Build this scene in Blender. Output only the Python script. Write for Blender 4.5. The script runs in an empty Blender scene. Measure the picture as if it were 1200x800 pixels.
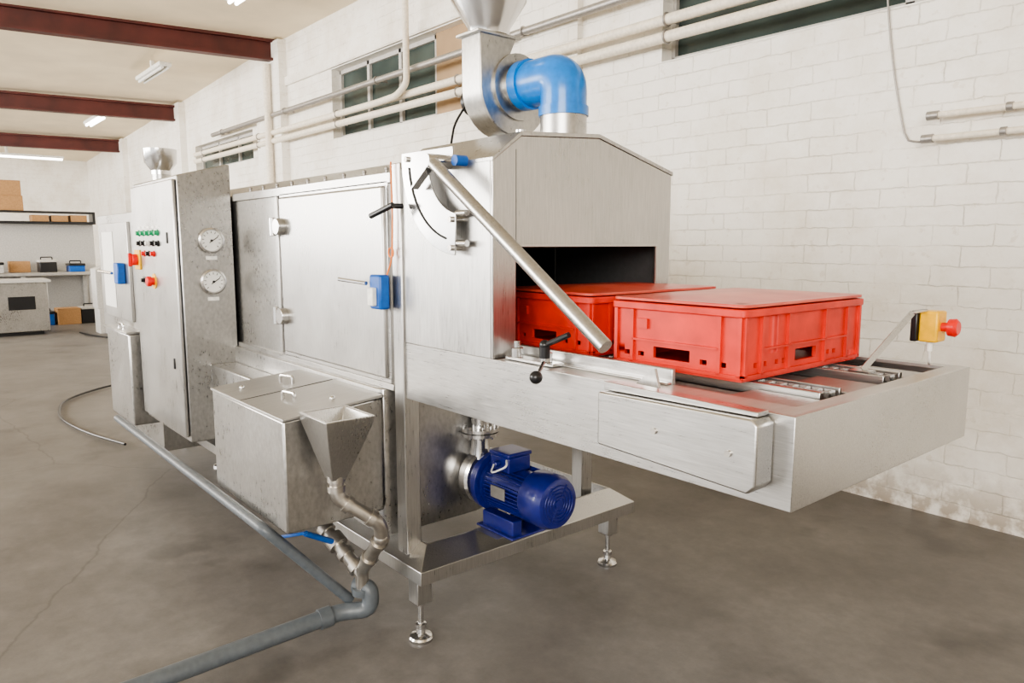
import bpy, bmesh, math, random
from mathutils import Vector, Matrix
random.seed(7)
S=bpy.context.scene
COL=bpy.context.collection
# ------------------------------------------------------------------ materials
def newmat(name):
    m=bpy.data.materials.new(name);m.use_nodes=True
    nt=m.node_tree;b=nt.nodes['Principled BSDF'];return m,nt,b
def plain(name,col,rough=.5,metal=0,bump=0,scale=40,var=.12,coat=0,alt=None):
    m,nt,b=newmat(name);N=nt.nodes;L=nt.links
    tc=N.new('ShaderNodeTexCoord');no=N.new('ShaderNodeTexNoise');no.inputs['Scale'].default_value=scale;no.inputs['Detail'].default_value=5
    L.new(tc.outputs['Object'],no.inputs['Vector'])
    r=N.new('ShaderNodeValToRGB');r.color_ramp.elements[0].position=.3;r.color_ramp.elements[1].position=.7
    r.color_ramp.elements[0].color=tuple(c*(1-var) for c in col)+(1,);r.color_ramp.elements[1].color=(alt or tuple(min(1,c*(1+var)) for c in col))+(1,)
    L.new(no.outputs['Fac'],r.inputs['Fac']);L.new(r.outputs['Color'],b.inputs['Base Color'])
    b.inputs['Roughness'].default_value=rough;b.inputs['Metallic'].default_value=metal
    if coat:b.inputs['Coat Weight'].default_value=coat
    if bump:
        bp=N.new('ShaderNodeBump');bp.inputs['Strength'].default_value=bump;bp.inputs['Distance'].default_value=.01
        L.new(no.outputs['Fac'],bp.inputs['Height']);L.new(bp.outputs['Normal'],b.inputs['Normal'])
    return m
def emit(name,col,st):
    m,nt,b=newmat(name);b.inputs['Base Color'].default_value=col+(1,);b.inputs['Emission Color'].default_value=col+(1,);b.inputs['Emission Strength'].default_value=st;return m
def steel(name,stretch=(2,2,90),col=(.60,.585,.56),r0=.23,r1=.40,mott=.15):
    m,nt,b=newmat(name);N=nt.nodes;L=nt.links
    tc=N.new('ShaderNodeTexCoord');mp=N.new('ShaderNodeMapping');mp.inputs['Scale'].default_value=stretch
    L.new(tc.outputs['Object'],mp.inputs['Vector'])
    a=N.new('ShaderNodeTexNoise');a.inputs['Scale'].default_value=4;a.inputs['Detail'].default_value=6;a.inputs['Roughness'].default_value=.6;L.new(mp.outputs[0],a.inputs['Vector'])
    c=N.new('ShaderNodeTexNoise');c.inputs['Scale'].default_value=3.0;c.inputs['Detail'].default_value=4;c.inputs['Roughness'].default_value=.5;L.new(tc.outputs['Object'],c.inputs['Vector'])
    ad=N.new('ShaderNodeMath');ad.operation='MULTIPLY_ADD';ad.inputs[1].default_value=.7;L.new(c.outputs['Fac'],ad.inputs[0]);L.new(a.outputs['Fac'],ad.inputs[2])
    r=N.new('ShaderNodeMapRange');r.inputs[1].default_value=.5;r.inputs[2].default_value=1.2;r.inputs[3].default_value=r0;r.inputs[4].default_value=r1;L.new(ad.outputs[0],r.inputs[0])
    L.new(r.outputs[0],b.inputs['Roughness'])
    cr=N.new('ShaderNodeMapRange');cr.inputs[1].default_value=.6;cr.inputs[2].default_value=1.1;cr.inputs[3].default_value=1-mott;cr.inputs[4].default_value=1+mott
    L.new(ad.outputs[0],cr.inputs[0])
    vm=N.new('ShaderNodeVectorMath');vm.operation='SCALE';vm.inputs[0].default_value=col;L.new(cr.outputs[0],vm.inputs['Scale']);L.new(vm.outputs[0],b.inputs['Base Color'])
    b.inputs['Metallic'].default_value=.96
    return m
STV=steel('steel_brushed_sheet',(60,60,3),col=(.485,.478,.465))
STH=steel('steel_brushed_long',(3,60,60),col=(.53,.523,.51))
STM=steel('steel_mottled',(16,16,10),col=(.455,.448,.435),mott=.18)
STR=steel('steel_rough_flange',(20,2,2),col=(.58,.575,.565),mott=.08,r0=.45,r1=.55)
STD=steel('steel_dull_plate',(20,2,2),col=(.48,.472,.46),mott=.12,r0=.40,r1=.52)
STP=steel('steel_polished',(2,2,2),col=(.62,.615,.61),r0=.15,r1=.2,mott=.05)
STW=steel('steel_welded_fitting',(5,5,5),col=(.50,.475,.44),r0=.28,r1=.40,mott=.2)
DARK=plain('painted_interior_shade',(.02,.02,.02),.6)  # near-black colour stands in for shade inside openings and slots
SHAD=plain('seam_rubber_and_shade',(.05,.05,.05),.7)  # rubber of the seams; also paints shade on the hood's inner sides
BLK=plain('black_plastic',(.012,.012,.014),.3)
RED=plain('red_crate_plastic',(.64,.038,.022),.46,bump=.05,scale=9,var=.22)
REDL=plain('red_worn_lid_plastic',(.60,.045,.030),.32,bump=.08,scale=5,var=.1,alt=(.75,.17,.12))
REDB=plain('red_button',(.75,.02,.015),.3)
YEL=plain('yellow_plastic',(.9,.50,.01),.35)
BLU=plain('blue_motor_paint',(.010,.016,.17),.3,coat=.3)
BLP=plain('blue_duct_plastic',(.004,.19,.62),.28,coat=.2)
BLK2=plain('blue_latch_plastic',(.005,.10,.42),.35)
GPV=plain('grey_pvc',(.10,.115,.13),.4)
WHP=plain('white_painted_pipe',(.80,.73,.62),.5)
GRP=plain('galvanised_pipe',(.38,.36,.34),.42,metal=.6)
CARD=plain('cardboard',(.42,.24,.11),.8)
GRN=plain('green_lamp',(.02,.35,.15),.3)
WHT=plain('white_plastic',(.85,.84,.8),.4)
ORG=plain('orange_cord',(.8,.22,.04),.6)
BEAMM=plain('oxide_red_paint',(.085,.018,.014),.5,scale=3,var=.3)
GREYM=plain('grey_board',(.50,.49,.47),.6)
BOARD=plain('tan_board',(.38,.26,.15),.7,scale=3)
TUBE=emit('lit_lamp_tube',(1,.97,.9),9)
GLS=plain('green_window_glass',(.05,.07,.065),.18,scale=2,var=.3)
FRM=plain('window_frame_paint',(.5,.48,.45),.6)
CLR=plain('gauge_face',(.85,.85,.82),.35,var=.02)

def concrete():
    m,nt,b=newmat('concrete_floor');N=nt.nodes;L=nt.links
    tc=N.new('ShaderNodeTexCoord')
    def noise(s,d,r=.6):
        n=N.new('ShaderNodeTexNoise');n.inputs['Scale'].default_value=s;n.inputs['Detail'].default_value=d;n.inputs['Roughness'].default_value=r;L.new(tc.outputs['Object'],n.inputs['Vector']);return n
    a=noise(.9,10,.72);c=noise(9,8,.75);g=noise(160,2)
    r=N.new('ShaderNodeValToRGB');e=r.color_ramp.elements;e[0].position=.32;e[0].color=(.110,.102,.096,1);e[1].position=.68;e[1].color=(.200,.189,.179,1)
    L.new(a.outputs['Fac'],r.inputs['Fac'])
    r2=N.new('ShaderNodeValToRGB');e=r2.color_ramp.elements;e[0].position=.35;e[0].color=(.80,.80,.80,1);e[1].position=.65;e[1].color=(1.08,1.08,1.08,1);L.new(c.outputs['Fac'],r2.inputs['Fac'])
    mx=N.new('ShaderNodeMix');mx.data_type='RGBA';mx.blend_type='MULTIPLY';mx.inputs[0].default_value=1;L.new(r.outputs[0],mx.inputs[6]);L.new(r2.outputs[0],mx.inputs[7])
    v=N.new('ShaderNodeTexVoronoi');v.feature='DISTANCE_TO_EDGE';v.inputs['Scale'].default_value=.28
    dn=noise(2.5,5);mv=N.new('ShaderNodeMix');mv.data_type='VECTOR';mv.inputs[0].default_value=.12;L.new(tc.outputs['Object'],mv.inputs[4]);L.new(dn.outputs['Color'],mv.inputs[5]);L.new(mv.outputs[1],v.inputs['Vector'])
    cr=N.new('ShaderNodeMapRange');cr.inputs[1].default_value=0;cr.inputs[2].default_value=.002;cr.inputs[3].default_value=.70;cr.inputs[4].default_value=1;L.new(v.outputs['Distance'],cr.inputs[0])
    m2=N.new('ShaderNodeMix');m2.data_type='RGBA';m2.blend_type='MULTIPLY';m2.inputs[0].default_value=1;L.new(mx.outputs[2],m2.inputs[6]);L.new(cr.outputs[0],m2.inputs[7])
    st=noise(1.7,6,.55);sr=N.new('ShaderNodeMapRange');sr.inputs[1].default_value=.58;sr.inputs[2].default_value=.68;sr.inputs[3].default_value=1;sr.inputs[4].default_value=.74;L.new(st.outputs['Fac'],sr.inputs[0])
    m3=N.new('ShaderNodeMix');m3.data_type='RGBA';m3.blend_type='MULTIPLY';m3.inputs[0].default_value=1;L.new(m2.outputs[2],m3.inputs[6]);L.new(sr.outputs[0],m3.inputs[7])
    L.new(m3.outputs[2],b.inputs['Base Color'])
    rr=N.new('ShaderNodeMapRange');rr.inputs[3].default_value=.32;rr.inputs[4].default_value=.58;L.new(c.outputs['Fac'],rr.inputs[0]);L.new(rr.outputs[0],b.inputs['Roughness'])
    bp=N.new('ShaderNodeBump');bp.inputs['Strength'].default_value=.12;bp.inputs['Distance'].default_value=.004;L.new(g.outputs['Fac'],bp.inputs['Height']);L.new(bp.outputs[0],b.inputs['Normal'])
    return m
def brickwall(name,axis):
    m,nt,b=newmat(name);N=nt.nodes;L=nt.links
    sp=N.new('ShaderNodeSeparateXYZ');cb=N.new('ShaderNodeCombineXYZ')
    geo=N.new('ShaderNodeNewGeometry');L.new(geo.outputs['Position'],sp.inputs[0]);L.new(sp.outputs[axis],cb.inputs[0]);L.new(sp.outputs[2],cb.inputs[1])
    br=N.new('ShaderNodeTexBrick');br.inputs['Scale'].default_value=1;br.inputs['Brick Width'].default_value=.30;br.inputs['Row Height'].default_value=.11;br.inputs['Mortar Size'].default_value=.005;br.inputs['Mortar Smooth'].default_value=1
    def noise(s,d,r=.6):
        n=N.new('ShaderNodeTexNoise');n.inputs['Scale'].default_value=s;n.inputs['Detail'].default_value=d;n.inputs['Roughness'].default_value=r;L.new(geo.outputs['Position'],n.inputs['Vector']);return n
    dn=noise(9,7,.75)
    mv=N.new('ShaderNodeMix');mv.data_type='VECTOR';mv.inputs[0].default_value=.04;L.new(cb.outputs[0],mv.inputs[4]);L.new(dn.outputs['Color'],mv.inputs[5]);L.new(mv.outputs[1],br.inputs['Vector'])
    n=noise(1.6,10,.72)
    r=N.new('ShaderNodeValToRGB');e=r.color_ramp.elements;e[0].position=.28;e[0].color=(.74,.68,.59,1);e[1].position=.56;e[1].color=(.90,.87,.815,1);L.new(n.outputs['Fac'],r.inputs['Fac'])
    mo=N.new('ShaderNodeMix');mo.data_type='RGBA';mo.blend_type='MULTIPLY';mo.inputs[7].default_value=(.84,.825,.80,1)
    fm=N.new('ShaderNodeMath');fm.operation='MULTIPLY';n3=noise(1.9,8,.75);fr=N.new('ShaderNodeMapRange');fr.inputs[1].default_value=.38;fr.inputs[2].default_value=.62;L.new(n3.outputs['Fac'],fr.inputs[0]);L.new(br.outputs['Fac'],fm.inputs[0]);L.new(fr.outputs[0],fm.inputs[1])
    L.new(fm.outputs[0],mo.inputs[0]);L.new(r.outputs[0],mo.inputs[6])
    ch=noise(14,5,.6);cm=N.new('ShaderNodeMapRange');cm.inputs[1].default_value=.62;cm.inputs[2].default_value=.67;cm.inputs[4].default_value=.4;L.new(ch.outputs['Fac'],cm.inputs[0])
    mc=N.new('ShaderNodeMix');mc.data_type='RGBA';mc.inputs[7].default_value=(.64,.57,.48,1);L.new(cm.outputs[0],mc.inputs[0]);L.new(mo.outputs[2],mc.inputs[6])
    zr=N.new('ShaderNodeMapRange');zr.inputs[1].default_value=.02;zr.inputs[2].default_value=.34;zr.inputs[3].default_value=.9;zr.inputs[4].default_value=0;L.new(sp.outputs[2],zr.inputs[0])
    md=N.new('ShaderNodeMix');md.data_type='RGBA';md.inputs[7].default_value=(.40,.33,.26,1);n2=noise(9,6)
    nr=N.new('ShaderNodeMapRange');nr.inputs[1].default_value=.38;nr.inputs[2].default_value=.55;L.new(n2.outputs['Fac'],nr.inputs[0])
    mm=N.new('ShaderNodeMath');mm.operation='MULTIPLY';L.new(zr.outputs[0],mm.inputs[0]);L.new(nr.outputs[0],mm.inputs[1]);L.new(mm.outputs[0],md.inputs[0]);L.new(mc.outputs[2],md.inputs[6])
    L.new(md.outputs[2],b.inputs['Base Color']);b.inputs['Roughness'].default_value=.6
    iv=N.new('ShaderNodeMath');iv.operation='MULTIPLY_ADD';iv.inputs[1].default_value=-.6;L.new(fm.outputs[0],iv.inputs[0]);L.new(n2.outputs['Fac'],iv.inputs[2])
    bp=N.new('ShaderNodeBump');bp.inputs['Strength'].default_value=.6;bp.inputs['Distance'].default_value=.018;L.new(iv.outputs[0],bp.inputs['Height']);L.new(bp.outputs[0],b.inputs['Normal'])
    return m
FLOOR=concrete();WALLX=brickwall('white_block_wall',0);WALLY=brickwall('white_block_end_wall',1)
CEIL=plain('cream_ceiling_board',(.88,.77,.58),.8,scale=1.5,var=.08)
# ------------------------------------------------------------------ mesh builder
class M:
    def __init__(s): s.b=bmesh.new()
    def box(s,x0,x1,y0,y1,z0,z1):
        bm=s.b;v=[bm.verts.new((x,y,z)) for x in(x0,x1) for y in(y0,y1) for z in(z0,z1)]
        for f in((0,1,3,2),(4,6,7,5),(0,4,5,1),(2,3,7,6),(0,2,6,4),(1,5,7,3)): bm.faces.new([v[i] for i in f])
        return s
    def obox(s,c,size,rot):
        h=Vector(size)/2;v=[]
        for x in(-1,1):
            for y in(-1,1):
                for z in(-1,1): v.append(s.b.verts.new(Vector(c)+rot@Vector((x*h.x,y*h.y,z*h.z))))
        for f in((0,1,3,2),(4,6,7,5),(0,4,5,1),(2,3,7,6),(0,2,6,4),(1,5,7,3)): s.b.faces.new([v[i] for i in f])
        return s
    def bar(s,p0,p1,w,h,up=(0,0,1)):
        p0=Vector(p0);p1=Vector(p1);d=(p1-p0);l=d.length;d.normalize();u=Vector(up);sx=d.cross(u).normalized();u=sx.cross(d).normalized()
        rot=Matrix((d,sx,u)).transposed();return s.obox((p0+p1)/2,(l,w,h),rot)
    def prism(s,poly,axis,a,b):
        def mk(p,t):
            if axis=='x':return(t,p[0],p[1])
            if axis=='y':return(p[0],t,p[1])
            return(p[0],p[1],t)
        A=[s.b.verts.new(mk(p,a)) for p in poly];B=[s.b.verts.new(mk(p,b)) for p in poly];n=len(poly)
        s.b.faces.new(A);s.b.faces.new(B[::-1])
        for i in range(n): s.b.faces.new((A[i],B[i],B[(i+1)%n],A[(i+1)%n]))
        return s
    def hull(s,A,B):
        A=[s.b.verts.new(p) for p in A];B=[s.b.verts.new(p) for p in B];n=len(A)
        s.b.faces.new(A);s.b.faces.new(B[::-1])
        for i in range(n): s.b.faces.new((A[i],B[i],B[(i+1)%n],A[(i+1)%n]))
        return s
    def shell(s,loops,close=False,ring=False):
        V=[[s.b.verts.new(p) for p in l] for l in loops];n=len(V[0])
        if ring: V.append(V[0])
        for k in range(len(V)-1):
            for i in range(n): s.b.faces.new((V[k][i],V[k+1][i],V[k+1][(i+1)%n],V[k][(i+1)%n]))
        if close: s.b.faces.new(V[0]);s.b.faces.new(V[-1][::-1])
        return s
    def lathe(s,p,d,prof,seg=32,cap=True):
        p=Vector(p);d=Vector(d).normalized();u=Vector((0,0,1)) if abs(d.z)<.9 else Vector((1,0,0));a=d.cross(u).normalized();c=d.cross(a)
        loops=[]
        for t,r in prof:
            loops.append([p+d*t+(a*math.cos(2*math.pi*i/seg)+c*math.sin(2*math.pi*i/seg))*max(r,1e-4) for i in range(seg)])
        return s.shell(loops,cap)
    def cyl(s,p0,p1,r,seg=24,r2=None):
        p0=Vector(p0);p1=Vector(p1);l=(p1-p0).length;return s.lathe(p0,p1-p0,[(0,r),(l,r if r2 is None else r2)],seg)
    def tube(s,pts,r,seg=16,cap=True):
        pts=[Vector(p) for p in pts];n=len(pts);T=[]
        for i in range(n):
            a=pts[max(i-1,0)];c=pts[min(i+1,n-1)];T.append((c-a).normalized())
        u=Vector((0,0,1)) if abs(T[0].z)<.9 else Vector((1,0,0));nrm=(u-T[0]*u.dot(T[0])).normalized();loops=[]
        for i in range(n):
            nrm=(nrm-T[i]*nrm.dot(T[i])).normalized();bn=T[i].cross(nrm)
            loops.append([pts[i]+(nrm*math.cos(2*math.pi*k/seg)+bn*math.sin(2*math.pi*k/seg))*r for k in range(seg)])
        return s.shell(loops,cap)
    def sph(s,c,r,sc=(1,1,1),seg=20):
        g=bmesh.ops.create_uvsphere(s.b,u_segments=seg,v_segments=seg//2,radius=r)
        for v in g['verts']: v.co=Vector((v.co.x*sc[0],v.co.y*sc[1],v.co.z*sc[2]))+Vector(c)
        return s
    def torus(s,c,d,R,r,seg=32,ss=10):
        d=Vector(d).normalized();u=Vector((0,0,1)) if abs(d.z)<.9 else Vector((1,0,0));a=d.cross(u).normalized();e=d.cross(a);c=Vector(c);V=[]
        for i in range(seg):
            t=2*math.pi*i/seg;o=a*math.cos(t)+e*math.sin(t)
            V.append([s.b.verts.new(c+o*(R+r*math.cos(2*math.pi*k/ss))+d*r*math.sin(2*math.pi*k/ss)) for k in range(ss)])
        for i in range(seg):
            for k in range(ss): s.b.faces.new((V[i][k],V[(i+1)%seg][k],V[(i+1)%seg][(k+1)%ss],V[i][(k+1)%ss]))
        return s
    def grid(s,us,vs,holes,fn):
        for i in range(len(us)-1):
            for j in range(len(vs)-1):
                uc=(us[i]+us[i+1])/2;vc=(vs[j]+vs[j+1])/2
                if any(h[0]<uc<h[1] and h[2]<vc<h[3] for h in holes): continue
                fn(us[i],us[i+1],vs[j],vs[j+1])
        return s
def arc(pts,rad,n=7):
    pts=[Vector(p) for p in pts];out=[pts[0]]
    for i in range(1,len(pts)-1):
        a=(pts[i-1]-pts[i]);b=(pts[i+1]-pts[i]);r=min(rad,a.length*.49,b.length*.49);A=pts[i]+a.normalized()*r;B=pts[i]+b.normalized()*r
        for k in range(n+1):
            t=k/n;out.append(A*(1-t)**2+pts[i]*2*t*(1-t)+B*t*t)
    out.append(pts[-1]);return out
def O(m,name,mat,par=None,bev=0,smooth=True,label=None):
    bm=m.b
    bmesh.ops.remove_doubles(bm,verts=bm.verts,dist=1e-5)
    bmesh.ops.recalc_face_normals(bm,faces=bm.faces)
    xs=[v.co for v in bm.verts];lo=Vector([min(c[i] for c in xs) for i in range(3)]);hi=Vector([max(c[i] for c in xs) for i in range(3)]);c=(lo+hi)/2
    for v in bm.verts: v.co-=c
    me=bpy.data.meshes.new(name);bm.to_mesh(me);bm.free()
    if smooth:
        for p in me.polygons: p.use_smooth=True
        try: me.set_sharp_from_angle(angle=math.radians(35))
        except Exception: pass
    me.materials.append(mat)
    o=bpy.data.objects.new(name,me);COL.objects.link(o)
    off=Vector((0,0,0));q=par
    while q is not None: off+=q.location;q=q.parent
    o.location=c-off
    if par is not None:o.parent=par
    if bev:
        md=o.modifiers.new('bevel','BEVEL');md.width=bev;md.segments=2;md.limit_method='ANGLE';md.angle_limit=math.radians(40)
    if label:o['label']=label
    return o
def OB(boxes,name,mat,par,bev=0):
    for b in boxes: O(M().box(*b),name,mat,par,bev)
def rbox(m,x0,x1,y0,y1,z0,z1,r,n=6):
    poly=[]
    for cx,cy,a0 in((x1-r,y1-r,0),(x0+r,y1-r,90),(x0+r,y0+r,180),(x1-r,y0+r,270)):
        for i in range(n+1):
            a=math.radians(a0+90*i/n);poly.append((cx+r*math.cos(a),cy+r*math.sin(a)))
    return m.prism(poly,'z',z0,z1)
def thing(name,loc,label,cat,group=None):
    e=bpy.data.objects.new(name,None);e.empty_display_size=.1;e.location=loc;COL.objects.link(e);e['label']=label;e['category']=cat
    if group:e['group']=group
    return e
def top(o,label,cat,group=None):
    o['label']=label;o['category']=cat
    if group:o['group']=group
    return o
def struct(o): o['kind']='structure';return o
def copything(e,delta,rot=0):
    n=e.copy();COL.objects.link(n);n.location=e.location+Vector(delta);n.rotation_euler[2]=rot
    def rec(src,dst):
        for c in [x for x in src.children]:
            k=c.copy();COL.objects.link(k);k.parent=dst;rec(c,k)
    rec(e,n);return n
# ------------------------------------------------------------------ room
WY=4.635
struct(O(M().box(-26,7,-9,5.0,-.2,0),'floor',FLOOR,smooth=False))
wins=[(-9.2,-6.2,2.97,3.85),(-3.75,1.5,2.97,3.85),(-14.9,-12,2.95,3.42)]
m=M();xs=sorted(set([-26,7]+[w[0] for w in wins]+[w[1] for w in wins]));zs=sorted(set([0,4.53]+[w[2] for w in wins]+[w[3] for w in wins]))
m.grid(xs,zs,wins,lambda a,b,c,d:m.box(a,b,WY,WY+.3,c,d));struct(O(m,'wall_right',WALLX,smooth=False))
struct(O(M().box(-25.1,-24.8,-9,WY,0,4.53),'wall_back',WALLY,smooth=False))
struct(O(M().box(6.5,6.8,-9,WY,0,4.53),'wall_light_block',WALLY,smooth=False))  # unseen wall added to block world light and darken the steel's reflections
def cz_(x): return 4.53 if x>-10.9 else 4.53-(-10.9-x)*.041
struct(O(M().prism([(7,4.53),(-10.9,4.53),(-26,cz_(-26)),(-26,4.75),(7,4.75)],'y',-9,5),'ceiling',CEIL,smooth=False))
k=0
def window(x0,x1,z0,z1,n,boards=()):
    global k
    k+=1
    e=bpy.data.objects.new('window_%d'%k,None);e.location=(x0,WY+.1,z0);COL.objects.link(e);e['kind']='structure'
    m=M();w=(x1-x0)/n
    for i in range(n+1): m.box(x0+i*w-.03,x0+i*w+.03,WY+.12,WY+.2,z0,z1)
    m.box(x0,x1,WY+.12,WY+.2,z0,z0+.05);m.box(x0,x1,WY+.12,WY+.2,z1-.05,z1);O(m,'window_frame',FRM,e,.004)
    m=M();mb=M();has=False
    for i in range(n):
        if i in boards: mb.box(x0+i*w+.03,x0+(i+1)*w-.03,WY+.1,WY+.14,z0,z1);has=True
        else: m.box(x0+i*w,x0+(i+1)*w,WY+.16,WY+.17,z0,z1)
    O(m,'window_pane',GLS,e)
    if has:O(mb,'board',BOARD,e)
window(-9.2,-6.2,2.97,3.85,4,(3,));window(-3.75,1.5,2.97,3.85,3);window(-14.9,-12,2.95,3.42,3)
t=0
def trim(m,mat):
    global t
    t+=1;return struct(O(m,'trim_%d'%t,mat,smooth=False))
trim(M().box(-11.5,-10.6,WY-.12,WY,0,4.5),WALLX);trim(M().box(-16.2,-15.4,WY-.12,WY,0,4.3),WALLX);trim(M().box(-20.8,-20.0,WY-.12,WY,0,4.1),WALLX)
trim(M().box(-5.35,-4.6,WY-.06,WY,2.97,4.53),WALLX)
trim(M().box(-10.6,4,WY-.04,WY,3.86,3.98),WALLX)
def beam(x,dz):
    m=M();y0,y1=WY-.1,-8;sk=.16
    for (w,a,b) in ((.16,4.49,4.53),(.012,4.27,4.49),(.16,4.235,4.27)):
        a-=dz;b-=dz
        m.hull([(x-w/2,y0,a),(x+w/2,y0,a),(x+w/2,y0,b),(x-w/2,y0,b)],[(x-w/2+(y1-y0)*sk,y1,a),(x+w/2+(y1-y0)*sk,y1,a),(x+w/2+(y1-y0)*sk,y1,b),(x-w/2+(y1-y0)*sk,y1,b)])
    trim(m,BEAMM)
beam(-10.85,0);beam(-15.7,.26);beam(-20.3,.44)
def lamp(x,y,z,ax,L,lit):
    e=thing('ceiling_lamp',(x,y,z),'long fluorescent ceiling lamp, '+('switched on' if lit else 'unlit, white housing'),'lamp','fluorescent lamps on the ceiling')
    dx,dy=(L/2,.09) if ax=='x' else (.09,L/2)
    O(M().box(x-dx,x+dx,y-dy,y+dy,z,z+.06).box(x-.03,x+.03,y-.03,y+.03,z+.06,cz_(x)),'lamp_housing',WHT,e,.01)
    for s in(-.04,.04):
        m=M()
        if ax=='x':m.cyl((x-dx+.03,y+s,z-.02),(x+dx-.03,y+s,z-.02),.02,12)
        else:m.cyl((x+s,y-dy+.03,z-.02),(x+s,y+dy-.03,z-.02),.02,12)
        O(m,'lamp_tube',TUBE if lit else WHT,e)
lamp(-12.9,3.43,4.25,'x',1.4,False);lamp(-16.95,3.37,4.02,'x',1.3,True);lamp(-22,2.4,3.72,'y',2.4,True);lamp(-8.25,3.3,4.38,'x',1.5,True)
PY=4.5
def wpipe(name,pts,r,mat,label,grp=None,rad=.12):
    m=M().tube(arc(pts,rad),r,14);return top(O(m,name,mat),label,'pipe',grp)
g='long pipes along the wall'
def longpipe(z,r,x0,x1,mat,lab):
    e=thing('wall_pipe',(x0,PY,z),lab,'pipe',g)
    O(M().cyl((x0,PY,z),(x1,PY,z),r,14),'pipe_run',mat,e)
    x=x0+.5
    while x<x1:
        O(M().cyl((x,PY,z),(x,WY,z),.012,8).torus((x,PY,z),(1,0,0),r+.006,.008,16,6),'pipe_bracket',GRP,e);x+=2.6
longpipe(3.10,.040,-14.5,-2,WHP,'cream painted round pipe clipped along the white block wall')
longpipe(3.22,.040,-14.5,-2,WHP,'cream painted round pipe clipped along the white block wall')
longpipe(3.47,.035,-13.5,-2,GRP,'galvanised round pipe clipped along the white block wall')
wpipe('wall_pipe',[(-7.0,4.4,4.53),(-7.0,4.4,3.45),(-7.0,4.4,3.3),(-7.2,4.4,3.2),(-7.8,4.42,3.19)],.035,WHP,'cream painted pipe dropping from the ceiling with a bend')
wpipe('wall_pipe',[(-10.9,4.45,4.2),(-10.9,4.45,2.2)],.05,WHP,'cream painted vertical pipe on a wall pilaster')
for z0,z1,x0 in((2.31,2.30,-1.76),(2.185,2.18,-1.78)):
    e=thing('wall_pipe',(x0,PY+.03,z0),'thin cream pipe with an end fitting on the white wall','pipe','short pipes on the white wall')
    O(M().cyl((x0,PY+.05,z0),(1.2,PY+.05,z1),.018,12),'pipe_run',WHP,e)
    O(M().cyl((x0-.02,PY+.05,z0),(x0+.04,PY+.05,z0),.025,12),'pipe_fitting',GRP,e)
    O(M().cyl((x0+.37,PY+.05,z0),(x0+.40,PY+.05,z0),.024,12).cyl((x0+.385,PY+.05,z0),(x0+.385,WY,z0),.010,8),'pipe_bracket',GRP,e)
pts=[(-2.13,WY-.008,4.53)]
for i in range(25):
    a=i/24;pts.append((-2.13+.03*math.sin(a*2)+.02*a+(.27*max(0,(a-.45)/.55)**1.6),WY-.008,4.4-2.0*min(1,a/.85)**.9-.22*math.sin(max(0,(a-.5)/.5)*math.pi/2)))
top(O(M().tube(pts,.006,8),'cable',GRP),'thin grey cable hanging in a curve on the wall','cable')
# ------------------------------------------------------------------ tunnel washer
W=thing('tunnel_washer',(-3.5,2.0,0),'long brushed stainless-steel tunnel crate washer with outfeed conveyor','washing machine')
BX=-5.15
m=M();m.box(BX,-2.5,1.5,1.53,1.02,1.86);m.box(BX,-2.5,2.47,2.5,1.02,1.86)
m.prism([(1.5,1.86),(2.5,1.86),(2.4,1.92),(1.6,1.92)],'x',BX,-2.46);m.box(BX,BX+.03,1.53,2.47,1.02,1.86)
O(m,'tunnel_body',STM,W,.002)
O(M().box(BX+.04,-2.5,1.53,2.47,1.02,1.06),'tunnel_floor',DARK,W)  # coloured near-black for the shade inside the tunnel
OB([(-4.2,-2.5,1.488,1.5,1.83,1.87),(-4.2,-2.5,1.485,1.5,1.02,1.045),(-3.62,-3.585,1.49,1.5,1.05,1.83)],'body_trim',STH,W,.002)
O(M().tube([(-2.62-.06*i,1.545+.006*math.sin(i*1.3),1.884+.002*math.sin(i*2.1)) for i in range(25)],.002,8),'roof_cable',GRP,W)
for i in range(9):
    x=-2.6-i*.18;O(M().cyl((x,1.535,1.87),(x,1.535,1.893),.006,8).sph((x,1.535,1.893),.009,seg=10),'roof_clip',GRP,W)
OB([(-2.50,-2.43,1.49,1.56,.36,1.9),(-2.50,-2.43,2.48,2.55,.36,1.1),(-4.9,-4.83,1.49,1.56,.36,1.02)],'frame_post',STV,W,.004)
def corner(cx,cy,sx,sy):
    return [(cx+sx*i,cy+sy*i,z) for i,z in((0,.28),(0,.335),(.085,.40),(.095,.40),(.095,.28))]
xa,xb,ya,yb=BX,-2.30,1.47,2.72
O(M().shell([corner(xa,ya,1,1),corner(xb,ya,-1,1),corner(xb,yb,-1,-1),corner(xa,yb,1,-1)],ring=True),'base_frame',STV,W,.002)
O(M().box(-4.45,-4.36,1.56,2.63,.28,.38),'cross_rail',STV,W,.003)
def foot(x,y):
    O(M().lathe((x,y,0),(0,0,1),[(0,.048),(.012,.05),(.02,.045),(.03,.018),(.05,.014),(.052,.022),(.07,.022),(.072,.012),(.2,.012)],24).lathe((x,y,.15),(0,0,1),[(0,.02),(.018,.02)],6),'adjustable_foot',STP,W)
    O(M().box(x-.035,x+.035,y-.035,y+.035,.165,.28),'foot_leg',STV,W,.004)
foot(-2.40,1.53);foot(-2.40,2.64);foot(-4.4,2.2);foot(-4.4,2.64)
O(M().prism([(-4.9,1.465),(-2.60,1.465),(-2.572,1.475),(-2.56,1.50),(-2.56,1.94),(-2.575,1.985),(-2.62,2.0),(-4.9,2.0)],'z',.40,1.02),'wash_tank',STM,W,.006)
O(M().box(-4.2,-3.335,1.33,1.465,.45,.93),'tank_housing',STM,W,.008)
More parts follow.
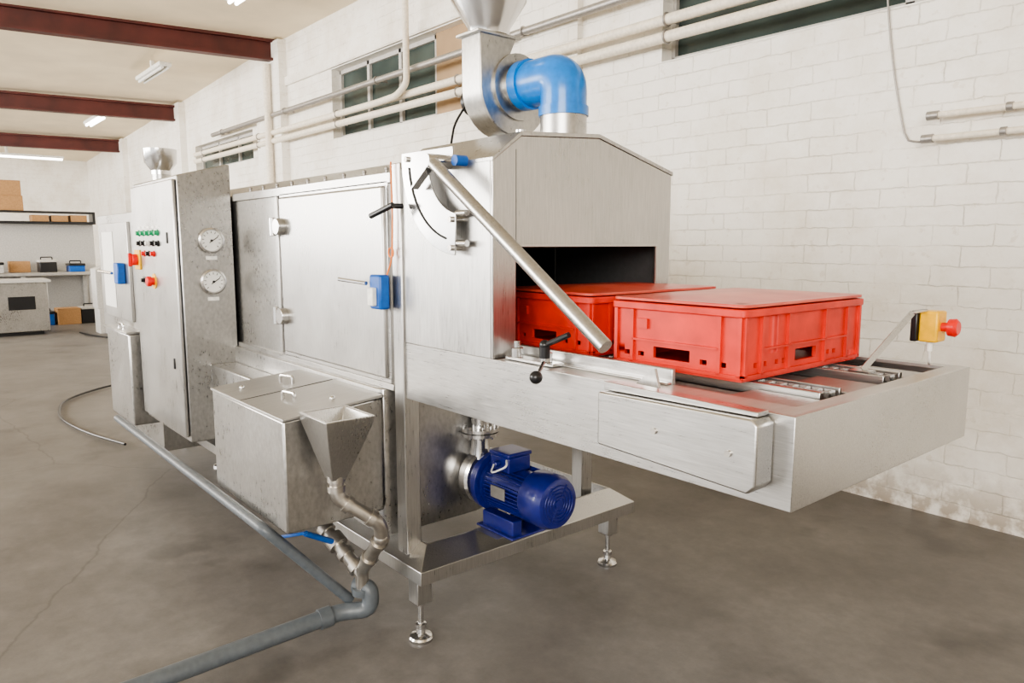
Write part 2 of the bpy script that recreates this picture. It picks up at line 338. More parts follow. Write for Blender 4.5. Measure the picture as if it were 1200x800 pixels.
# side tank (top slopes up to the machine)
TX=-2.555;TL=-3.33
sd=O(M().prism([(1.05,.52),(1.465,.52),(1.465,.989),(1.05,.952)],'x',TL,TX),'side_tank',STM,W,.008)
l=O(M().hull([(TL-.005,1.045,.953),(TX+.01,1.045,.953),(TX+.01,1.464,.990),(TL-.005,1.464,.990)],[(TL-.005,1.045,.963),(TX+.01,1.045,.963),(TX+.01,1.464,1.002),(TL-.005,1.464,1.002)]),'lid',STD,sd,.002)
O(M().bar((-2.98,1.05,.963),(-2.98,1.46,1.002),.005,.003),'lid_seam',SHAD,l)
for x,y,ang in((-2.80,1.18,.2),(-3.1,1.30,.3)):
    c,s_=math.cos(ang)*.04,math.sin(ang)*.04
    z=.965+(y-1.05)*.093
    O(M().tube(arc([(x-c,y-s_,z-.005),(x-c,y-s_,z+.032),(x+c,y+s_,z+.032),(x+c,y+s_,z-.005)],.012,4),.007,10),'lid_handle',STP,l)
for a in((-2.66,1.30,.99),(-3.18,1.13,.976)): O(M().sph(a,.011),'lid_knob',STP,l)
def sq(x0,x1,y0,y1,z): return [(x0,y0,z),(x1,y0,z),(x1,y1,z),(x0,y1,z)]
m=M();m.shell([sq(-2.455,-2.395,1.16,1.22,.745),sq(-2.535,-2.32,1.11,1.29,.95),sq(-2.542,-2.313,1.103,1.297,.985),sq(-2.53,-2.325,1.115,1.285,.985),sq(-2.52,-2.335,1.125,1.275,.95),sq(-2.445,-2.405,1.17,1.21,.745)])
O(m,'drain_hopper',STV,W,.003)
# drain piping
D=thing('drain_pipe',(-2.6,1.2,0),'drain piping of metal elbows and grey plastic pipe','pipe')
def collar(m,c,d,r,l):
    c=Vector(c);d=Vector(d).normalized();m.cyl(c-d*l/2,c+d*l/2,r,24);return m
V=[Vector(q) for q in [(-2.425,1.19,.76),(-2.425,1.19,.67),(-2.355,1.33,.56),(-2.375,1.345,.49),(-2.565,1.36,.29),(-2.575,1.362,.20)]]
O(M().tube(arc(V[:4],.035),.027,20),'metal_pipe',STW,D)
O(M().tube(arc([V[3]]+[V[4],V[5]],.03),.027,20),'metal_pipe',STW,D)
O(M().sph(V[3],.031),'pipe_elbow',STW,D)
for a,b,tt in((0,1,.18),(0,1,.60),(1,2,.25),(1,2,.80),(3,4,.14),(3,4,.62)): O(collar(M(),V[a].lerp(V[b],tt),V[b]-V[a],.034,.022),'pipe_collar',STW,D)
q=[Vector((-2.80,1.30,.52)),Vector((-2.80,1.30,.43)),Vector((-2.565,1.36,.27))]
O(M().tube(arc(q,.03),.027,20),'metal_pipe',STW,D)
for tt,r,ln in((.12,.037,.03),(.36,.042,.05),(.60,.036,.025),(.85,.036,.03)): O(collar(M(),q[1].lerp(q[2],tt),q[2]-q[1],r,ln),'valve_body',STW,D)
O(M().bar((-2.64,1.16,.475),(-2.86,1.12,.395),.022,.012).cyl((-2.70,1.32,.37),(-2.66,1.165,.465),.012,12),'valve_handle',BLK2,D,.003,label='blue metal valve lever')
gp=[(-2.61,1.352,.21),(-2.55,1.385,.215),(-2.545,1.385,.12),(-2.62,1.29,.112),(-2.68,.50,.06),(-2.72,-.4,.04)]
O(M().tube(arc(gp,.05),.034,22),'grey_pipe',GPV,D)
O(collar(M(),V[5],V[5]-V[4],.040,.03),'grey_coupling',GPV,D);O(collar(M(),(-2.625,1.22,.107),(.06,.8,.055),.041,.05),'grey_coupling',GPV,D)
O(M().tube(arc([(-5.1,1.02,.505),(-2.72,1.02,.505),(-2.635,1.34,.14)],.05),.022,16),'grey_pipe',GPV,D)
# door
d=O(M().box(-3.53,-2.54,1.475,1.5,1.065,1.82),'door',STV,W,.008)
m=M();
m.box(-3.55,-2.52,1.488,1.502,1.045,1.065).box(-3.55,-2.52,1.488,1.502,1.82,1.84).box(-3.55,-3.53,1.488,1.502,1.065,1.82).box(-2.54,-2.52,1.488,1.502,1.065,1.82);O(m,'door_frame',STH,W,.003)
O(M().box(-3.536,-2.534,1.489,1.501,1.059,1.826),'door_seal',SHAD,d)
for z in(1.245,1.68):
    m=M().box(-3.60,-3.50,1.455,1.475,z-.035,z+.035);m.cyl((-3.555,1.452,z-.045),(-3.555,1.452,z+.045),.016,12)
    m.cyl((-3.495,1.44,z),(-3.495,1.477,z),.04,20);O(m,'hinge',STP,d,.003)
O(M().box(-2.575,-2.49,1.428,1.475,1.345,1.48),'latch_box',BLK2,W,.01,label='blue plastic door latch')
O(M().box(-2.555,-2.515,1.408,1.43,1.36,1.43),'latch_tag',WHT,W,.004)
O(M().tube([(-2.58,1.42,1.445),(-2.77,1.40,1.455)],.008,10),'door_handle',STP,d)
O(M().tube(arc([(-2.475,1.479,1.905),(-2.468,1.478,1.7),(-2.476,1.477,1.54),(-2.50,1.467,1.48)],.03),.0034,8),'cord',ORG,W)
O(M().torus((-2.475,1.472,1.565),(0,1,0),.018,.003,20,6),'cord_loop',ORG,W)
# hood section
XF=-1.885;YR=2.41
OB([(-2.43,XF-.012,1.5,1.512,1.22,1.868),(-2.46,XF-.012,YR-.012,YR,1.22,1.87)],'hood_side',STV,W,.002)
O(M().prism([(1.5,1.22),(1.60,1.22),(1.60,1.592),(2.325,1.592),(2.325,1.22),(YR,1.22),(YR,1.868),(1.99,1.974),(1.62,1.950),(1.5,1.864)],'x',XF-.012,XF),'hood_end_panel',STV,W,.003)
O(M().box(XF-.001,XF+.001,1.5985,1.600,1.592,1.905),'panel_seam',SHAD,W)
O(M().box(XF-.002,XF+.006,1.60,2.325,1.588,1.598),'opening_edge',STH,W,.001)
O(M().prism([(1.498,1.862),(1.62,1.950),(1.99,1.974),(YR+.004,1.866),(YR+.004,1.880),(1.99,1.988),(1.62,1.964),(1.498,1.874)],'x',-2.47,XF+.004),'hood_roof',STM,W,.001)
O(M().box(-2.56,-2.54,1.54,2.46,1.07,1.86),'opening_shade_sheet',DARK,W)  # dark sheet added behind the strips as the opening's shade
for i in range(8): O(M().box(-2.53,-2.525,1.55+i*.105,1.645+i*.105,1.25,1.86),'curtain_strip',BLK,W)
OB([(-2.46,-1.92,1.513,1.517,1.24,1.84),(-2.53,-1.92,YR-.02,YR-.014,1.24,1.84)],'hood_shade_sheet',SHAD,W)  # dark sheets put inner shade onto the hood sides by colour
# quadrant plate
cx,cz=-2.03,1.90;poly=[]
for i in range(15):
    a=math.radians(176+i*(268-176)/14);poly.append((cx+.34*math.cos(a),cz+.34*math.sin(a)))
for i in range(11):
    a=math.radians(268-i*(268-190)/10);r=.20-.03*(i/10);poly.append((cx+r*math.cos(a),cz+r*math.sin(a)))
poly+=[(cx-.02,cz-.02),(cx-.02,cz+.02)]
O(M().prism(poly,'y',1.462,1.468),'quadrant_plate',STP,W,.0015)
pp=[]
for i in range(12):
    a=math.radians(186+i*6.5);pp.append((cx+.29*math.cos(a),1.461,cz+.29*math.sin(a)))
O(M().tube(pp,.004,6),'plate_slot',DARK,W)
for x,z in((cx-.30,cz+.0),(cx-.03,cz-.22),(cx-.03,cz-.315)):
    O(M().cyl((x,1.452,z),(x,1.50,z),.010,12),'plate_bolt',STW,W)
O(M().tube([(-2.36,1.455,1.735),(-2.36,1.41,1.735)],.01,10).tube([(-2.35,1.41,1.738),(-2.46,1.38,1.70)],.011,10),'clamp_lever',BLK,W,label='black plastic clamp lever')
for z in(1.70,1.60): O(M().cyl((-2.045,1.475,z),(-1.99,1.475,z),.011,12),'stop_rod',STP,W)
O(M().tube([(-2.10,1.42,1.865),(-1.31,1.42,1.33)],.021,20),'lever_tube',STH,W)
m=M().cyl((-2.12,1.40,1.875),(-2.12,1.52,1.875),.024,20);m.bar((-2.10,1.432,1.885),(-2.24,1.432,1.79),.006,.03,(0,1,0));O(m,'lever_hub',STP,W)
O(M().cyl((-2.03,1.455,1.872),(-2.03,1.50,1.872),.018,20),'rotary_knob',BLK2,W)
# conveyor frame
Z0,Z1=1.0,1.22
def cc(cx,cy,sx,sy): return [(cx+sx*i,cy+sy*i,z) for i,z in((0,Z0),(0,Z1),(.012,Z1),(.012,Z0))]
O(M().shell([cc(-2.43,1.5,1,1),cc(-.815,1.5,-1,1),cc(-.815,2.54,-1,-1),cc(-2.43,2.54,1,-1)],ring=True),'conveyor_frame',STH,W,.002)
O(M().box(-2.41,-.83,1.515,2.525,Z0+.002,Z0+.01),'conveyor_pan',STV,W)
O(M().prism([(-1.88,1.511),(-.826,1.511),(-.826,2.529),(-1.88,2.529),(-1.88,2.49),(-.87,2.49),(-.87,1.60),(-1.88,1.60)],'z',Z1-.010,Z1-.0005),'conveyor_flange',STR,W)
OB([(-2.4,-.95,1.602,1.755,1.185,1.195),(-2.4,-.83,1.514,2.526,1.11,1.12),(-.95,-.925,1.514,2.526,1.12,1.185),(-2.4,-.93,1.93,2.12,1.185,1.195),(-2.4,-.93,2.30,2.44,1.185,1.195)],'conveyor_bed',STR,W,.002)
OB([(-2.4,-.91,1.79,1.81,1.19,1.2215),(-2.4,-.91,1.895,1.905,1.19,1.2215),(-2.4,-.91,2.155,2.165,1.19,1.2215),(-2.4,-.91,2.26,2.28,1.19,1.2215)],'conveyor_rail',STH,W,.002)
O(M().cyl((-.90,1.53,1.16),(-.90,2.52,1.16),.018,16),'end_shaft',STP,W)
for y in(1.85,2.21):
    m=M();x=-2.4
    while x<-.93:
        m.box(x,x+.030,y-.020,y-.016,1.203,1.219);m.box(x,x+.030,y+.016,y+.020,1.203,1.219);m.cyl((x+.015,y-.018,1.211),(x+.015,y+.018,1.211),.0075,8);x+=.034
    m.box(-2.4,-.93,y-.02,y+.02,1.18,1.204)
    O(m,'conveyor_chain',STD,W)
OB([(-1.09,-.90,1.63,1.78,1.200,1.206),(-1.09,-.90,2.29,2.42,1.198,1.204),(-1.09,-.90,1.94,2.12,1.197,1.203)],'wear_plate',STD,W,.002)
m=M();m.prism([(-1.345,1.06),(-.885,1.04),(-.865,1.06),(-.865,1.20),(-.88,1.213),(-1.345,1.205)],'y',1.43,1.4995);cb=O(m,'cover_box',STH,W,.005)
m=M();m.prism([(-1.345,1.207),(-.88,1.2145),(-.88,1.225),(-1.345,1.23)],'y',1.455,1.4995);O(m,'cover_lip',STH,cb,.002)
for a in((-1.15,1.135),(-.935,1.125)): O(M().cyl((a[0],1.424,a[1]),(a[0],1.432,a[1]),.008,12),'screw',STW,cb)
O(M().prism([(-1.30,1.22),(-1.22,1.22),(-1.235,1.27),(-1.25,1.262)],'y',1.53,1.54),'guide_tab',STV,W)
O(M().box(-1.87,-1.23,1.60,1.615,1.215,1.262).box(-1.87,-1.23,1.575,1.60,1.2195,1.226),'guide_rail',STH,W,.003)
for x in(-1.82,-1.68):
    O(M().cyl((x,1.55,1.232),(x,1.55,1.262),.02,16).cyl((x,1.55,1.262),(x,1.55,1.285),.012,16),'guide_clamp',STP,W,.002)
O(M().box(-1.86,-1.63,1.53,1.58,1.222,1.232),'clamp_plate',STP,W,.002)
m=M();m.cyl((-1.655,1.52,1.25),(-1.655,1.52,1.285),.017,16);m.tube([(-1.655,1.52,1.29),(-1.56,1.53,1.33)],.009,10);m.sph((-1.655,1.52,1.29),.017)
O(m,'clamp_lever',BLK,W,label='black plastic clamp lever')
O(M().tube([(-1.66,1.52,1.235),(-1.60,1.44,1.21)],.006,10),'ball_lever_rod',STP,W)
O(M().sph((-1.60,1.435,1.207),.02),'ball_knob',BLK,W)
m=M();m.bar((-1.0,2.22,1.222),(-.925,2.36,1.392),.018,.004,(1,-1,0));m.bar((-.925,2.36,1.392),(-.91,2.42,1.395),.018,.004);m.box(-1.03,-.97,2.19,2.24,1.206,1.222);O(m,'stop_bracket',STH,W)
O(M().box(-.925,-.87,2.41,2.48,1.30,1.395),'emergency_stop_box',YEL,W,.006,label='yellow emergency stop box')
O(M().box(-.945,-.925,2.40,2.485,1.30,1.395),'stop_box_base',BLK,W,.004)
O(M().lathe((-.87,2.445,1.347),(1,0,0),[(0,.014),(.018,.014),(.02,.026),(.038,.028),(.046,.02)],20),'stop_button',REDB,W)
O(M().cyl((-.90,2.44,1.30),(-.90,2.44,1.27),.009,10).tube(arc([(-.90,2.44,1.275),(-.90,2.45,1.23),(-.92,2.5,1.222)],.02),.004,8),'stop_cable',WHT,W)
# ------------------------------------------------------------------ crates
def crate(x0,y0,z0,lx,ly,h):
    e=thing('crate',(x0+lx/2,y0+ly/2,z0),'red plastic transport crate with a closed lid, scuffed','crate','red lidded crates on the conveyor')
    x1=x0+lx;y1=y0+ly;z1=z0+h;T=.012
    def wall(a,b,sl,fn):
        L=b-a;f=lambda t:a+t*L
        zs_=[z0,z0+.034,z0+.048,z0+.068,z1-.03]
        holes=[(f(sl[0]),f(sl[1]),z0+.034,z0+.068)]+[(f(t),f(t+sl[2]),z0+.034,z0+.048) for t in sl[3]]
        us=sorted(set([a,b]+[h_[0] for h_ in holes]+[h_[1] for h_ in holes]))
        m.grid(us,zs_,holes,fn)
    m=M();LX=(.33,.62,.05,(.08,.20,.70,.84));LY=(.41,.60,.03,(.07,.14,.24,.30,.70,.76,.88))
    wall(x0,x1,LX,lambda a,b,c,d:m.box(a,b,y0,y0+T,c,d));wall(x0,x1,LX,lambda a,b,c,d:m.box(a,b,y1-T,y1,c,d))
    wall(y0+T,y1-T,LY,lambda a,b,c,d:m.box(x0,x0+T,a,b,c,d));wall(y0+T,y1-T,LY,lambda a,b,c,d:m.box(x1-T,x1,a,b,c,d))
    m.box(x0+T,x1-T,y0+T,y1-T,z0+.006,z0+.014)
    q=.009
    a,b=x0,x1
    for yy,s in((y0,-1),(y1,1)):
        ya,yb=(yy-q,yy) if s<0 else (yy,yy+q)
        for t in(0,.155,.845,1): 
            xx=a+(b-a)*t;xx=min(max(xx,a+.006),b-.006);m.box(xx-.006,xx+.006,ya,yb,z0+.012,z1-.03)
        m.box(a,b,ya,yb,z0+.008,z0+.018);m.box(a+.07,b-.07,ya,yb,z0+.082,z0+.088)
        m.box(a+.09,a+.13,ya,yb,z0+.12,z0+.15)
    for xx,s in((x0,-1),(x1,1)):
        xa,xb=(xx-q,xx) if s<0 else (xx,xx+q)
        for t in(0,.13,.34,.66,.87,1):
            yy=y0+ly*t;yy=min(max(yy,y0+.006),y1-.006);m.box(xa,xb,yy-.006,yy+.006,z0+.012,z1-.03)
        m.box(xa,xb,y0,y1,z0+.008,z0+.018);m.box(xa,xb,y0+.09,y1-.09,z0+.082,z0+.088)
    O(m,'crate_body',RED,e)
    m=M();rbox(m,x0-.014,x1+.014,y0-.014,y1+.014,z1-.036,z1-.014,.02,4);O(m,'crate_rim',RED,e,.003)
    m=M();rbox(m,x0-.012,x1+.012,y0-.012,y1+.012,z1-.010,z1-.001,.03,6)
    n=14;vv=[]
    for i in range(n+1):
        for j in range(n+1):
            u,v=i/n,j/n;vv.append(m.b.verts.new((x0+.02+(lx-.04)*u,y0+.02+(ly-.04)*v,z1-.001+.010*(math.sin(math.pi*u)*math.sin(math.pi*v))**.5*(1+.3*math.sin(u*7)*math.cos(v*6)))))
    for i in range(n):
        for j in range(n): m.b.faces.new((vv[i*(n+1)+j],vv[(i+1)*(n+1)+j],vv[(i+1)*(n+1)+j+1],vv[i*(n+1)+j+1]))
    O(m,'lid',REDL,e,.002)
    return e
c1=crate(-1.565,1.745,1.224,.455,.665,.213)
c2=copything(c1,(-.58,.03,0),math.radians(-1.5))
# ------------------------------------------------------------------ pump
Pm=thing('pump',(-2.35,1.95,.4),'stainless centrifugal pump with a blue finned electric motor','pump')
ay,az=1.95,.575
m=M();m.lathe((-2.43,ay,az),(1,0,0),[(0,.07),(.02,.11),(.04,.115),(.04,.088),(.27,.088)],36)
for i in range(40):
    a=2*math.pi*i/40
    if abs(math.sin(a)-1)<.12: continue
    c=Vector((-2.275,ay+.097*math.cos(a),az+.097*math.sin(a)));u=Vector((0,math.cos(a),math.sin(a)));m.bar((-2.385,c.y,c.z),(-2.165,c.y,c.z),.004,.022,u)
O(m,'motor_housing',BLU,Pm)
O(M().lathe((-2.165,ay,az),(1,0,0),[(0,.108),(.01,.112),(.10,.112),(.125,.10),(.13,.09)],36),'fan_cowl',BLU,Pm)
m=M()
for r in(.03,.045,.06,.075): m.torus((-2.034,ay,az),(1,0,0),r,.003,32,6)
for i in range(6):
    a=i*math.pi/3;m.bar((-2.034,ay,az),(-2.034,ay+.085*math.cos(a),az+.085*math.sin(a)),.004,.004,(1,0,0))
m.cyl((-2.036,ay,az),(-2.03,ay,az),.02,16)
O(m,'fan_grille',BLU,Pm)
O(M().cyl((-2.0362,ay,az),(-2.0350,ay,az),.084,32),'fan_slots',DARK,Pm)
m=M();m.box(-2.37,-2.25,ay-.08,ay+.04,az+.085,az+.15);m.box(-2.375,-2.245,ay-.085,ay+.045,az+.15,az+.168);m.cyl((-2.31,ay-.08,az+.12),(-2.31,ay-.11,az+.12),.014,12);O(m,'terminal_box',BLU,Pm,.006)
m=M();m.box(-2.40,-2.2,ay-.10,ay-.05,.41,.475);m.box(-2.40,-2.2,ay+.05,ay+.10,.41,.475);m.box(-2.42,-2.18,ay-.12,ay+.12,.405,.415);O(m,'motor_foot',BLU,Pm,.004)
O(M().prism([(1.82,.405),(1.80,.402),(2.1,.402),(2.08,.405)],'x',-2.38,-2.24),'motor_mount',STH,Pm,.001)
m=M();m.lathe((-2.43,ay,az),(-1,0,0),[(-.01,.13),(.012,.13),(.02,.13)],36)
m.lathe((-2.46,ay,az),(-1,0,0),[(0,.10),(.02,.09),(.03,.10)],30);O(m,'pump_adapter',BLU,Pm,.002)
m=M();m.lathe((-2.49,ay,az),(-1,0,0),[(0,.115),(.01,.125),(.05,.125),(.065,.11),(.068,.07)],32)
m.lathe((-2.52,ay-.02,az+.09),(0,0,1),[(0,.05),(.06,.04),(.10,.04)],24);O(m,'pump_casing',STP,Pm)
for z in(.765,.785):
    m=M();m.cyl((-2.52,ay-.02,z),(-2.52,ay-.02,z+.015),.085,28)
    for i in range(8):
        a=i*math.pi/4+.2;m.cyl((-2.52+.068*math.cos(a),ay-.02+.068*math.sin(a),z-.01),(-2.52+.068*math.cos(a),ay-.02+.068*math.sin(a),z+.026),.009,8)
    O(m,'pipe_flange',STP,Pm)
O(M().cyl((-2.52,ay-.02,.8),(-2.52,ay-.02,.995),.04,24),'riser_pipe',STP,Pm)
O(M().tube(arc([(-2.31,ay-.11,az+.12),(-2.27,ay-.16,az+.10),(-2.2,ay-.13,az+.14),(-2.24,ay-.1,az+.15)],.03),.004,8),'motor_cable',WHT,Pm)
O(M().box(-2.33,-2.24,ay-.112,ay-.108,az-.02,az+.03),'name_plate',GRP,Pm)
# ------------------------------------------------------------------ blower
B=thing('extractor_fan',(-2.4,2.0,2.0),'steel snail fan with blue duct elbow and flared outlet','fan')
bz=2.222;by=2.0
O(M().tube(arc([(-2.30,by,bz),(-2.08,by,bz),(-2.08,by,2.09)],.13,10),.088,28),'duct_elbow',BLP,B,label='bright blue plastic duct elbow')
O(M().lathe((-2.305,by,bz),(1,0,0),[(0,.097),(.045,.097),(.045,.088)],32),'elbow_socket',BLP,B);O(M().lathe((-2.08,by,2.075),(0,0,1),[(0,.095),(.035,.095),(.035,.088)],32),'elbow_socket',BLP,B)
O(M().lathe((-2.08,by,1.965),(0,0,1),[(0,.088),(.112,.088)],32),'duct_collar',STM,B)
O(M().lathe((-2.345,by,bz),(1,0,0),[(0,.13),(.012,.13),(.012,.085),(.045,.085)],32),'fan_inlet',STM,B)
poly=[];zt=bz+.185
for i in range(29):
    a=math.radians(70+i*(360-70)/28);r=.135+.055*(i/28);poly.append((by-r*math.cos(a),bz-.02+r*math.sin(a)))
poly+=[(by-.19,zt),(by-.01,zt)]
O(M().prism(poly,'x',-2.47,-2.345),'fan_housing',STM,B,.005)
O(M().box(-2.48,-2.335,by-.21,by+.01,zt-.003,zt+.008),'fan_flange',STH,B,.002);O(M().box(-2.46,-2.35,by-.05,by+.06,1.98,2.06),'fan_stand',STH,B,.002)
fc=(-2.407,by-.10,zt+.008)
O(M().lathe(fc,(0,0,1),[(0,.08),(.03,.085),(.13,.15),(.19,.155),(.36,.155)],36,False),'flared_duct',STP,B)
m=M();m.lathe((-2.47,by-.02,bz-.02),(-1,0,0),[(0,.06),(.16,.06),(.17,.05)],28)
for i in range(5): m.torus((-2.50-.025*i,by-.02,bz-.02),(1,0,0),.062,.006,24,6)
O(m,'fan_motor',BLK,B)
O(M().cyl((-2.26,by-.06,1.975),(-2.26,by-.06,2.04),.022,16),'vent_stub',STP,B)
O(M().tube(arc([(-2.60,by-.08,bz-.05),(-2.62,by-.12,2.1),(-2.55,by-.2,1.95)],.05),.005,8),'fan_cable',BLK,B)
# ------------------------------------------------------------------ control cabinet
C=thing('control_cabinet',(-4.65,1.35,.5),'tall stainless-steel control cabinet with gauges and push buttons','cabinet')
cxa,cxb=-5.10,-4.2
O(M().prism([(1.2,.5),(1.483,.5),(1.483,2.03),(1.46,2.03),(1.2,1.96)],'x',cxa,cxb),'cabinet_body',STM,C,.006)
cd=O(M().box(cxa+.01,cxb-.015,1.178,1.197,.53,1.94),'cabinet_door',STV,C,.006)
for z in(.9,1.6): O(M().box(cxb-.16,cxb-.14,1.172,1.18,z,z+.06),'door_lock',BLK,cd,.002)
for z in(1.615,1.39):
    gx=cxb
    gg=O(M().lathe((gx,1.36,z),(1,0,0),[(0,.062),(.006,.07),(.02,.07),(.024,.06),(.016,.057)],36),'pressure_gauge',STP,C,label='round dial gauge with white face')
    O(M().cyl((gx+.01,1.36,z),(gx+.0165,1.36,z),.056,32),'gauge_face',CLR,gg)
    m=M()
    for i in range(11):
        a=math.radians(-45+27*i);m.bar((gx+.018,1.36+.04*math.cos(a),z+.04*math.sin(a)),(gx+.018,1.36+.051*math.cos(a),z+.051*math.sin(a)),.003,.002,(1,0,0))
    m.bar((gx+.019,1.36-.012,z-.012),(gx+.019,1.36+.035,z+.02),.004,.002,(1,0,0));m.cyl((gx+.017,1.36,z),(gx+.021,1.36,z),.007,12);O(m,'gauge_needle',BLK,gg)
    O(M().box(gx,gx+.003,1.33,1.39,z-.105,z-.085),'label_plate',WHT,C)
yb=1.178
for r,z in enumerate((1.66,1.60,1.54)):
    for i in range(5):
        x=-4.93+i*.10
        if r==2 and i in(0,4):continue
        mt=(GRN,BLK,REDB)[r] if i!=2 else (GRN,WHT,BLK)[r]
        O(M().lathe((x,yb,z),(0,-1,0),[(0,.018),(.008,.018),(.009,.013),(.022,.012)],16),'push_button',mt,C)
        if r==0:O(M().box(x-.03,x+.03,yb-.002,yb,z+.028,z+.04),'label_plate',WHT,C)
O(M().box(-5.05,-4.93,yb-.01,yb,1.44,1.56),'switch_plate',YEL,C,.003)
O(M().cyl((-4.99,yb-.01,1.50),(-4.99,yb-.04,1.50),.035,20).box(-5.0,-4.98,yb-.06,yb-.04,1.46,1.54),'main_switch',REDB,C,.003,label='red rotary main switch')
O(M().lathe((-4.66,yb,1.38),(0,-1,0),[(0,.022),(.02,.022),(.021,.03),(.04,.03),(.045,.024)],20),'stop_button',REDB,C)
O(M().cyl((-4.66,yb,1.38),(-4.66,yb-.004,1.38),.045,24),'stop_ring',YEL,C)
O(M().box(-4.88,-4.80,yb-.01,yb,1.36,1.40).cyl((-4.84,yb,1.38),(-4.84,yb-.03,1.38),.012,12),'key_switch',BLK,C,.002)
# infeed section
EX=-6.3
E=thing('infeed_washer',(-5.7,1.8,0),'stainless-steel prewash section with side tank and flared exhaust','washing machine')
O(M().box(EX,-5.16,1.22,2.5,.92,1.80).box(EX+.1,-5.16,1.30,2.4,.22,.92).prism([(1.4,1.8),(2.5,1.8),(2.4,1.92),(1.6,1.92)],'x',EX,-5.16),'washer_body',STM,E,.003)
dd=O(M().box(EX+.15,-5.35,1.2,1.22,1.08,1.74),'door',STV,E,.003)
O(M().box(EX+.22,-5.75,1.195,1.2,1.15,1.68),'sight_window',CLR,dd,.004)
O(M().box(-5.56,-5.45,1.15,1.2,1.33,1.47),'latch_box',BLK2,E,.008)
O(M().tube([(-5.56,1.14,1.4),(-5.75,1.1,1.41)],.01,8),'door_handle',STP,E)
O(M().box(-5.78,-5.17,1.13,1.30,.42,1.02),'side_tank',STM,E,.01)
O(M().box(-5.80,-5.165,1.115,1.22,1.02,1.035),'tank_lid',STV,E,.003)
O(M().tube(arc([(-5.55,1.16,1.03),(-5.55,1.16,1.065),(-5.43,1.16,1.065),(-5.43,1.16,1.03)],.02),.008,8),'lid_handle',STP,E)
for x in(EX+.2,-5.3):
    for y in(1.7,2.3):
        O(M().lathe((x,y,0),(0,0,1),[(0,.05),(.02,.045),(.03,.015),(.22,.015)],16),'adjustable_foot',STP,E)
O(M().cyl((-6.15,1.65,1.9),(-6.15,1.65,2.12),.065,24),'duct_pipe',STM,E);O(M().lathe((-6.15,1.65,2.12),(0,0,1),[(0,.07),(.03,.07),(.09,.115),(.19,.12)],32,False),'flared_duct',STP,E)
pts=[(-6.3,1.30,.03),(-6.9,1.15,.02),(-7.7,1.05,.02),(-8.5,1.2,.02),(-8.9,1.5,.02),(-9.3,2.0,.02),(-10,2.4,.02),(-11,2.6,.02)]
top(O(M().tube(arc(pts,.4,6),.011,10),'hose',BLK),'black rubber hose lying in a curve on the floor','hose','hoses on the floor')
pts=[(-11,2.9,.02),(-11.8,2.5,.02),(-12.8,2.6,.02),(-13.5,2.9,.02),(-14.2,2.6,.02),(-15,2.5,.02)]
top(O(M().tube(arc(pts,.4,6),.015,10),'hose',BLK),'black cable trailing over the floor to the bench','hose','hoses on the floor')
# ------------------------------------------------------------------ workshop background
X=-17.5
wb=thing('workbench',(X,1.2,0),'steel workbench with a grey tool panel behind it','workbench')
O(M().box(X-.8,X+.1,-1.2,3.3,.95,1.02),'worktop',STD,wb,.01)
for y in(-1.1,.4,2.0,3.2):
    for x in(X+.02,X-.74): O(M().box(x-.04,x+.04,y-.04,y+.04,0,.95),'leg',GREYM,wb,.004)
O(M().box(X-.85,X-.8,-1.2,3.45,0,2.0),'tool_panel',GREYM,wb,.004)
OB([(X-.9,X-.5,-1.2,3.45,2.0,2.05),(X-.9,X-.5,-1.2,3.45,2.22,2.26)],'wall_shelf',BLK,wb,.004)
OB([(X-.9,X-.5,3.4,3.45,2.05,2.22),(X-.9,X-.5,-1.2,-1.15,2.05,2.22)],'shelf_side',BLK,wb)
def cbox(x,y,w,h,z,dp=.33,lab='closed brown cardboard box on a shelf'):
    o=O(M().box(x,x+dp,y-w/2,y+w/2,z,z+h-.012).box(x,x+dp,y-w/2,y-.003,z+h-.012,z+h).box(x,x+dp,y+.003,y+w/2,z+h-.012,z+h),'cardboard_box',CARD,None,.005,smooth=False);top(o,lab,'box','cardboard boxes in the workshop')
for y,w,h,z in((1.35,.5,.3,2.26),(1.9,.55,.3,2.26),(1.35,.45,.3,2.56),(1.88,.55,.3,2.56),(2.45,.3,.13,2.05),(2.8,.3,.13,2.05),(3.15,.3,.14,2.05)): cbox(X-.88,y,w,h,z)
cbox(X-.6,2.0,.35,.22,1.021,lab='brown cardboard box on the workbench')
cbox(-17.25,2.65,.4,.32,0,.4,'brown cardboard box on the floor by the bench')
sc=thing('steel_cabinet',(-15.6,1.5,0),'low brushed steel cabinet with flat top','cabinet')
O(M().box(-16.0,-15.3,.1,2.1,.06,.92),'cabinet_body',STM,sc,.01);O(M().box(-16.05,-15.25,.05,2.15,.92,.97),'cabinet_top',GREYM,sc,.005)
O(M().box(-15.3,-15.285,1.5,1.9,.45,.68),'vent_panel',BLK,sc,.004);O(M().box(-15.95,-15.35,.2,2.0,0,.06),'plinth',BLK,sc)
gm=thing('grey_machine',(-14.9,3.1,0),'small grey bench machine on a stand beside the workbench','machine')
O(M().prism([(2.75,.45),(3.1,.45),(3.1,1.1),(2.95,1.22),(2.75,1.15)],'x',-15.1,-14.7),'machine_head',GREYM,gm,.01);O(M().box(-15.1,-14.7,2.77,3.07,.0,.45),'stand',GREYM,gm,.01)
O(M().cyl((-14.7,2.93,.95),(-14.66,2.93,.95),.08,20),'dial',BLK,gm)
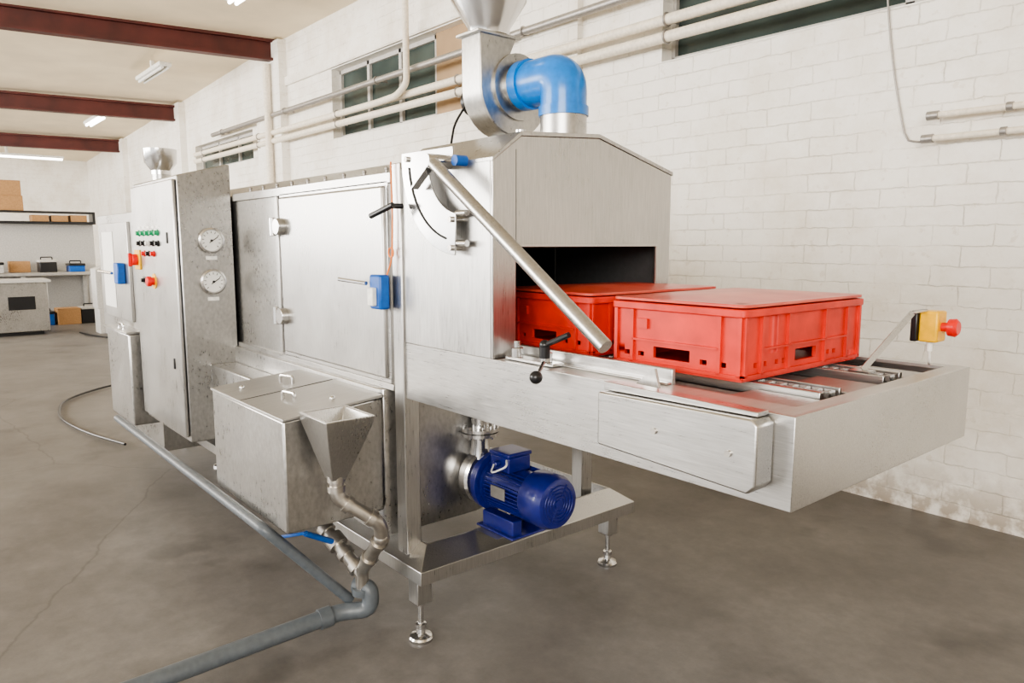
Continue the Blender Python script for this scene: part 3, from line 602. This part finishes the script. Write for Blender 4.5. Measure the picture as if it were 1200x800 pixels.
def toolbox(x,y,w,h,mt,z=0):
    tb=thing('tool_box',(x,y,z),('black' if mt is BLK else 'grey' if mt is GREYM else 'blue')+' tool box with a carrying handle at the workbench','box')
    O(M().box(x-.2,x+.2,y-w/2,y+w/2,z,z+h),'box_body',mt,tb,.01);O(M().box(x-.21,x+.21,y-w/2-.01,y+w/2+.01,z+h,z+h+.05),'lid',GREYM if mt is BLK else BLK,tb,.01);O(M().tube(arc([(x,y-.1,z+h+.05),(x,y-.1,z+h+.1),(x,y+.1,z+h+.1),(x,y+.1,z+h+.05)],.02),.012,8),'handle',BLK,tb)
toolbox(-17.1,3.05,.35,.28,BLK);toolbox(-17.65,2.95,.28,.12,BLK2,1.021);toolbox(-17.7,1.5,.4,.16,GREYM,1.021);toolbox(-16.6,3.6,.4,.25,BLK);toolbox(-17.1,2.25,.3,.22,BLK2);toolbox(-17.7,2.45,.3,.2,BLK,1.021);toolbox(-14.3,3.5,.4,.18,BLK)
# ------------------------------------------------------------------ light
w=bpy.data.worlds.new('world');S.world=w;w.use_nodes=True;bg=w.node_tree.nodes['Background'];bg.inputs[0].default_value=(1,.985,.965,1);bg.inputs[1].default_value=2.0
def area(loc,sx,sy,p,tgt,col=(1,.965,.915)):
    l=bpy.data.lights.new('area','AREA');l.shape='RECTANGLE';l.size=sx;l.size_y=sy;l.energy=p;l.color=col
    o=bpy.data.objects.new('area_light',l);COL.objects.link(o);o.location=loc
    o.rotation_euler=(Vector(tgt)-o.location).to_track_quat('-Z','Y').to_euler()
area((3.5,-5,3.6),5,3,760,(-2.5,2.5,1.3))
area((-9,-7,3.2),8,3,1150,(-9,3,1.8))
area((-18,-6,3.2),8,3,1300,(-18,3,1.8))
S.view_settings.look='AgX - Medium High Contrast'
cd_=bpy.data.cameras.new('camera');cd_.lens=25.92;cd_.sensor_width=36;cam=bpy.data.objects.new('camera',cd_);COL.objects.link(cam)
cam.location=(0,0,1.6);cam.rotation_euler=(math.radians(82.42),0,math.radians(50));cd_.clip_start=.05;S.camera=cam
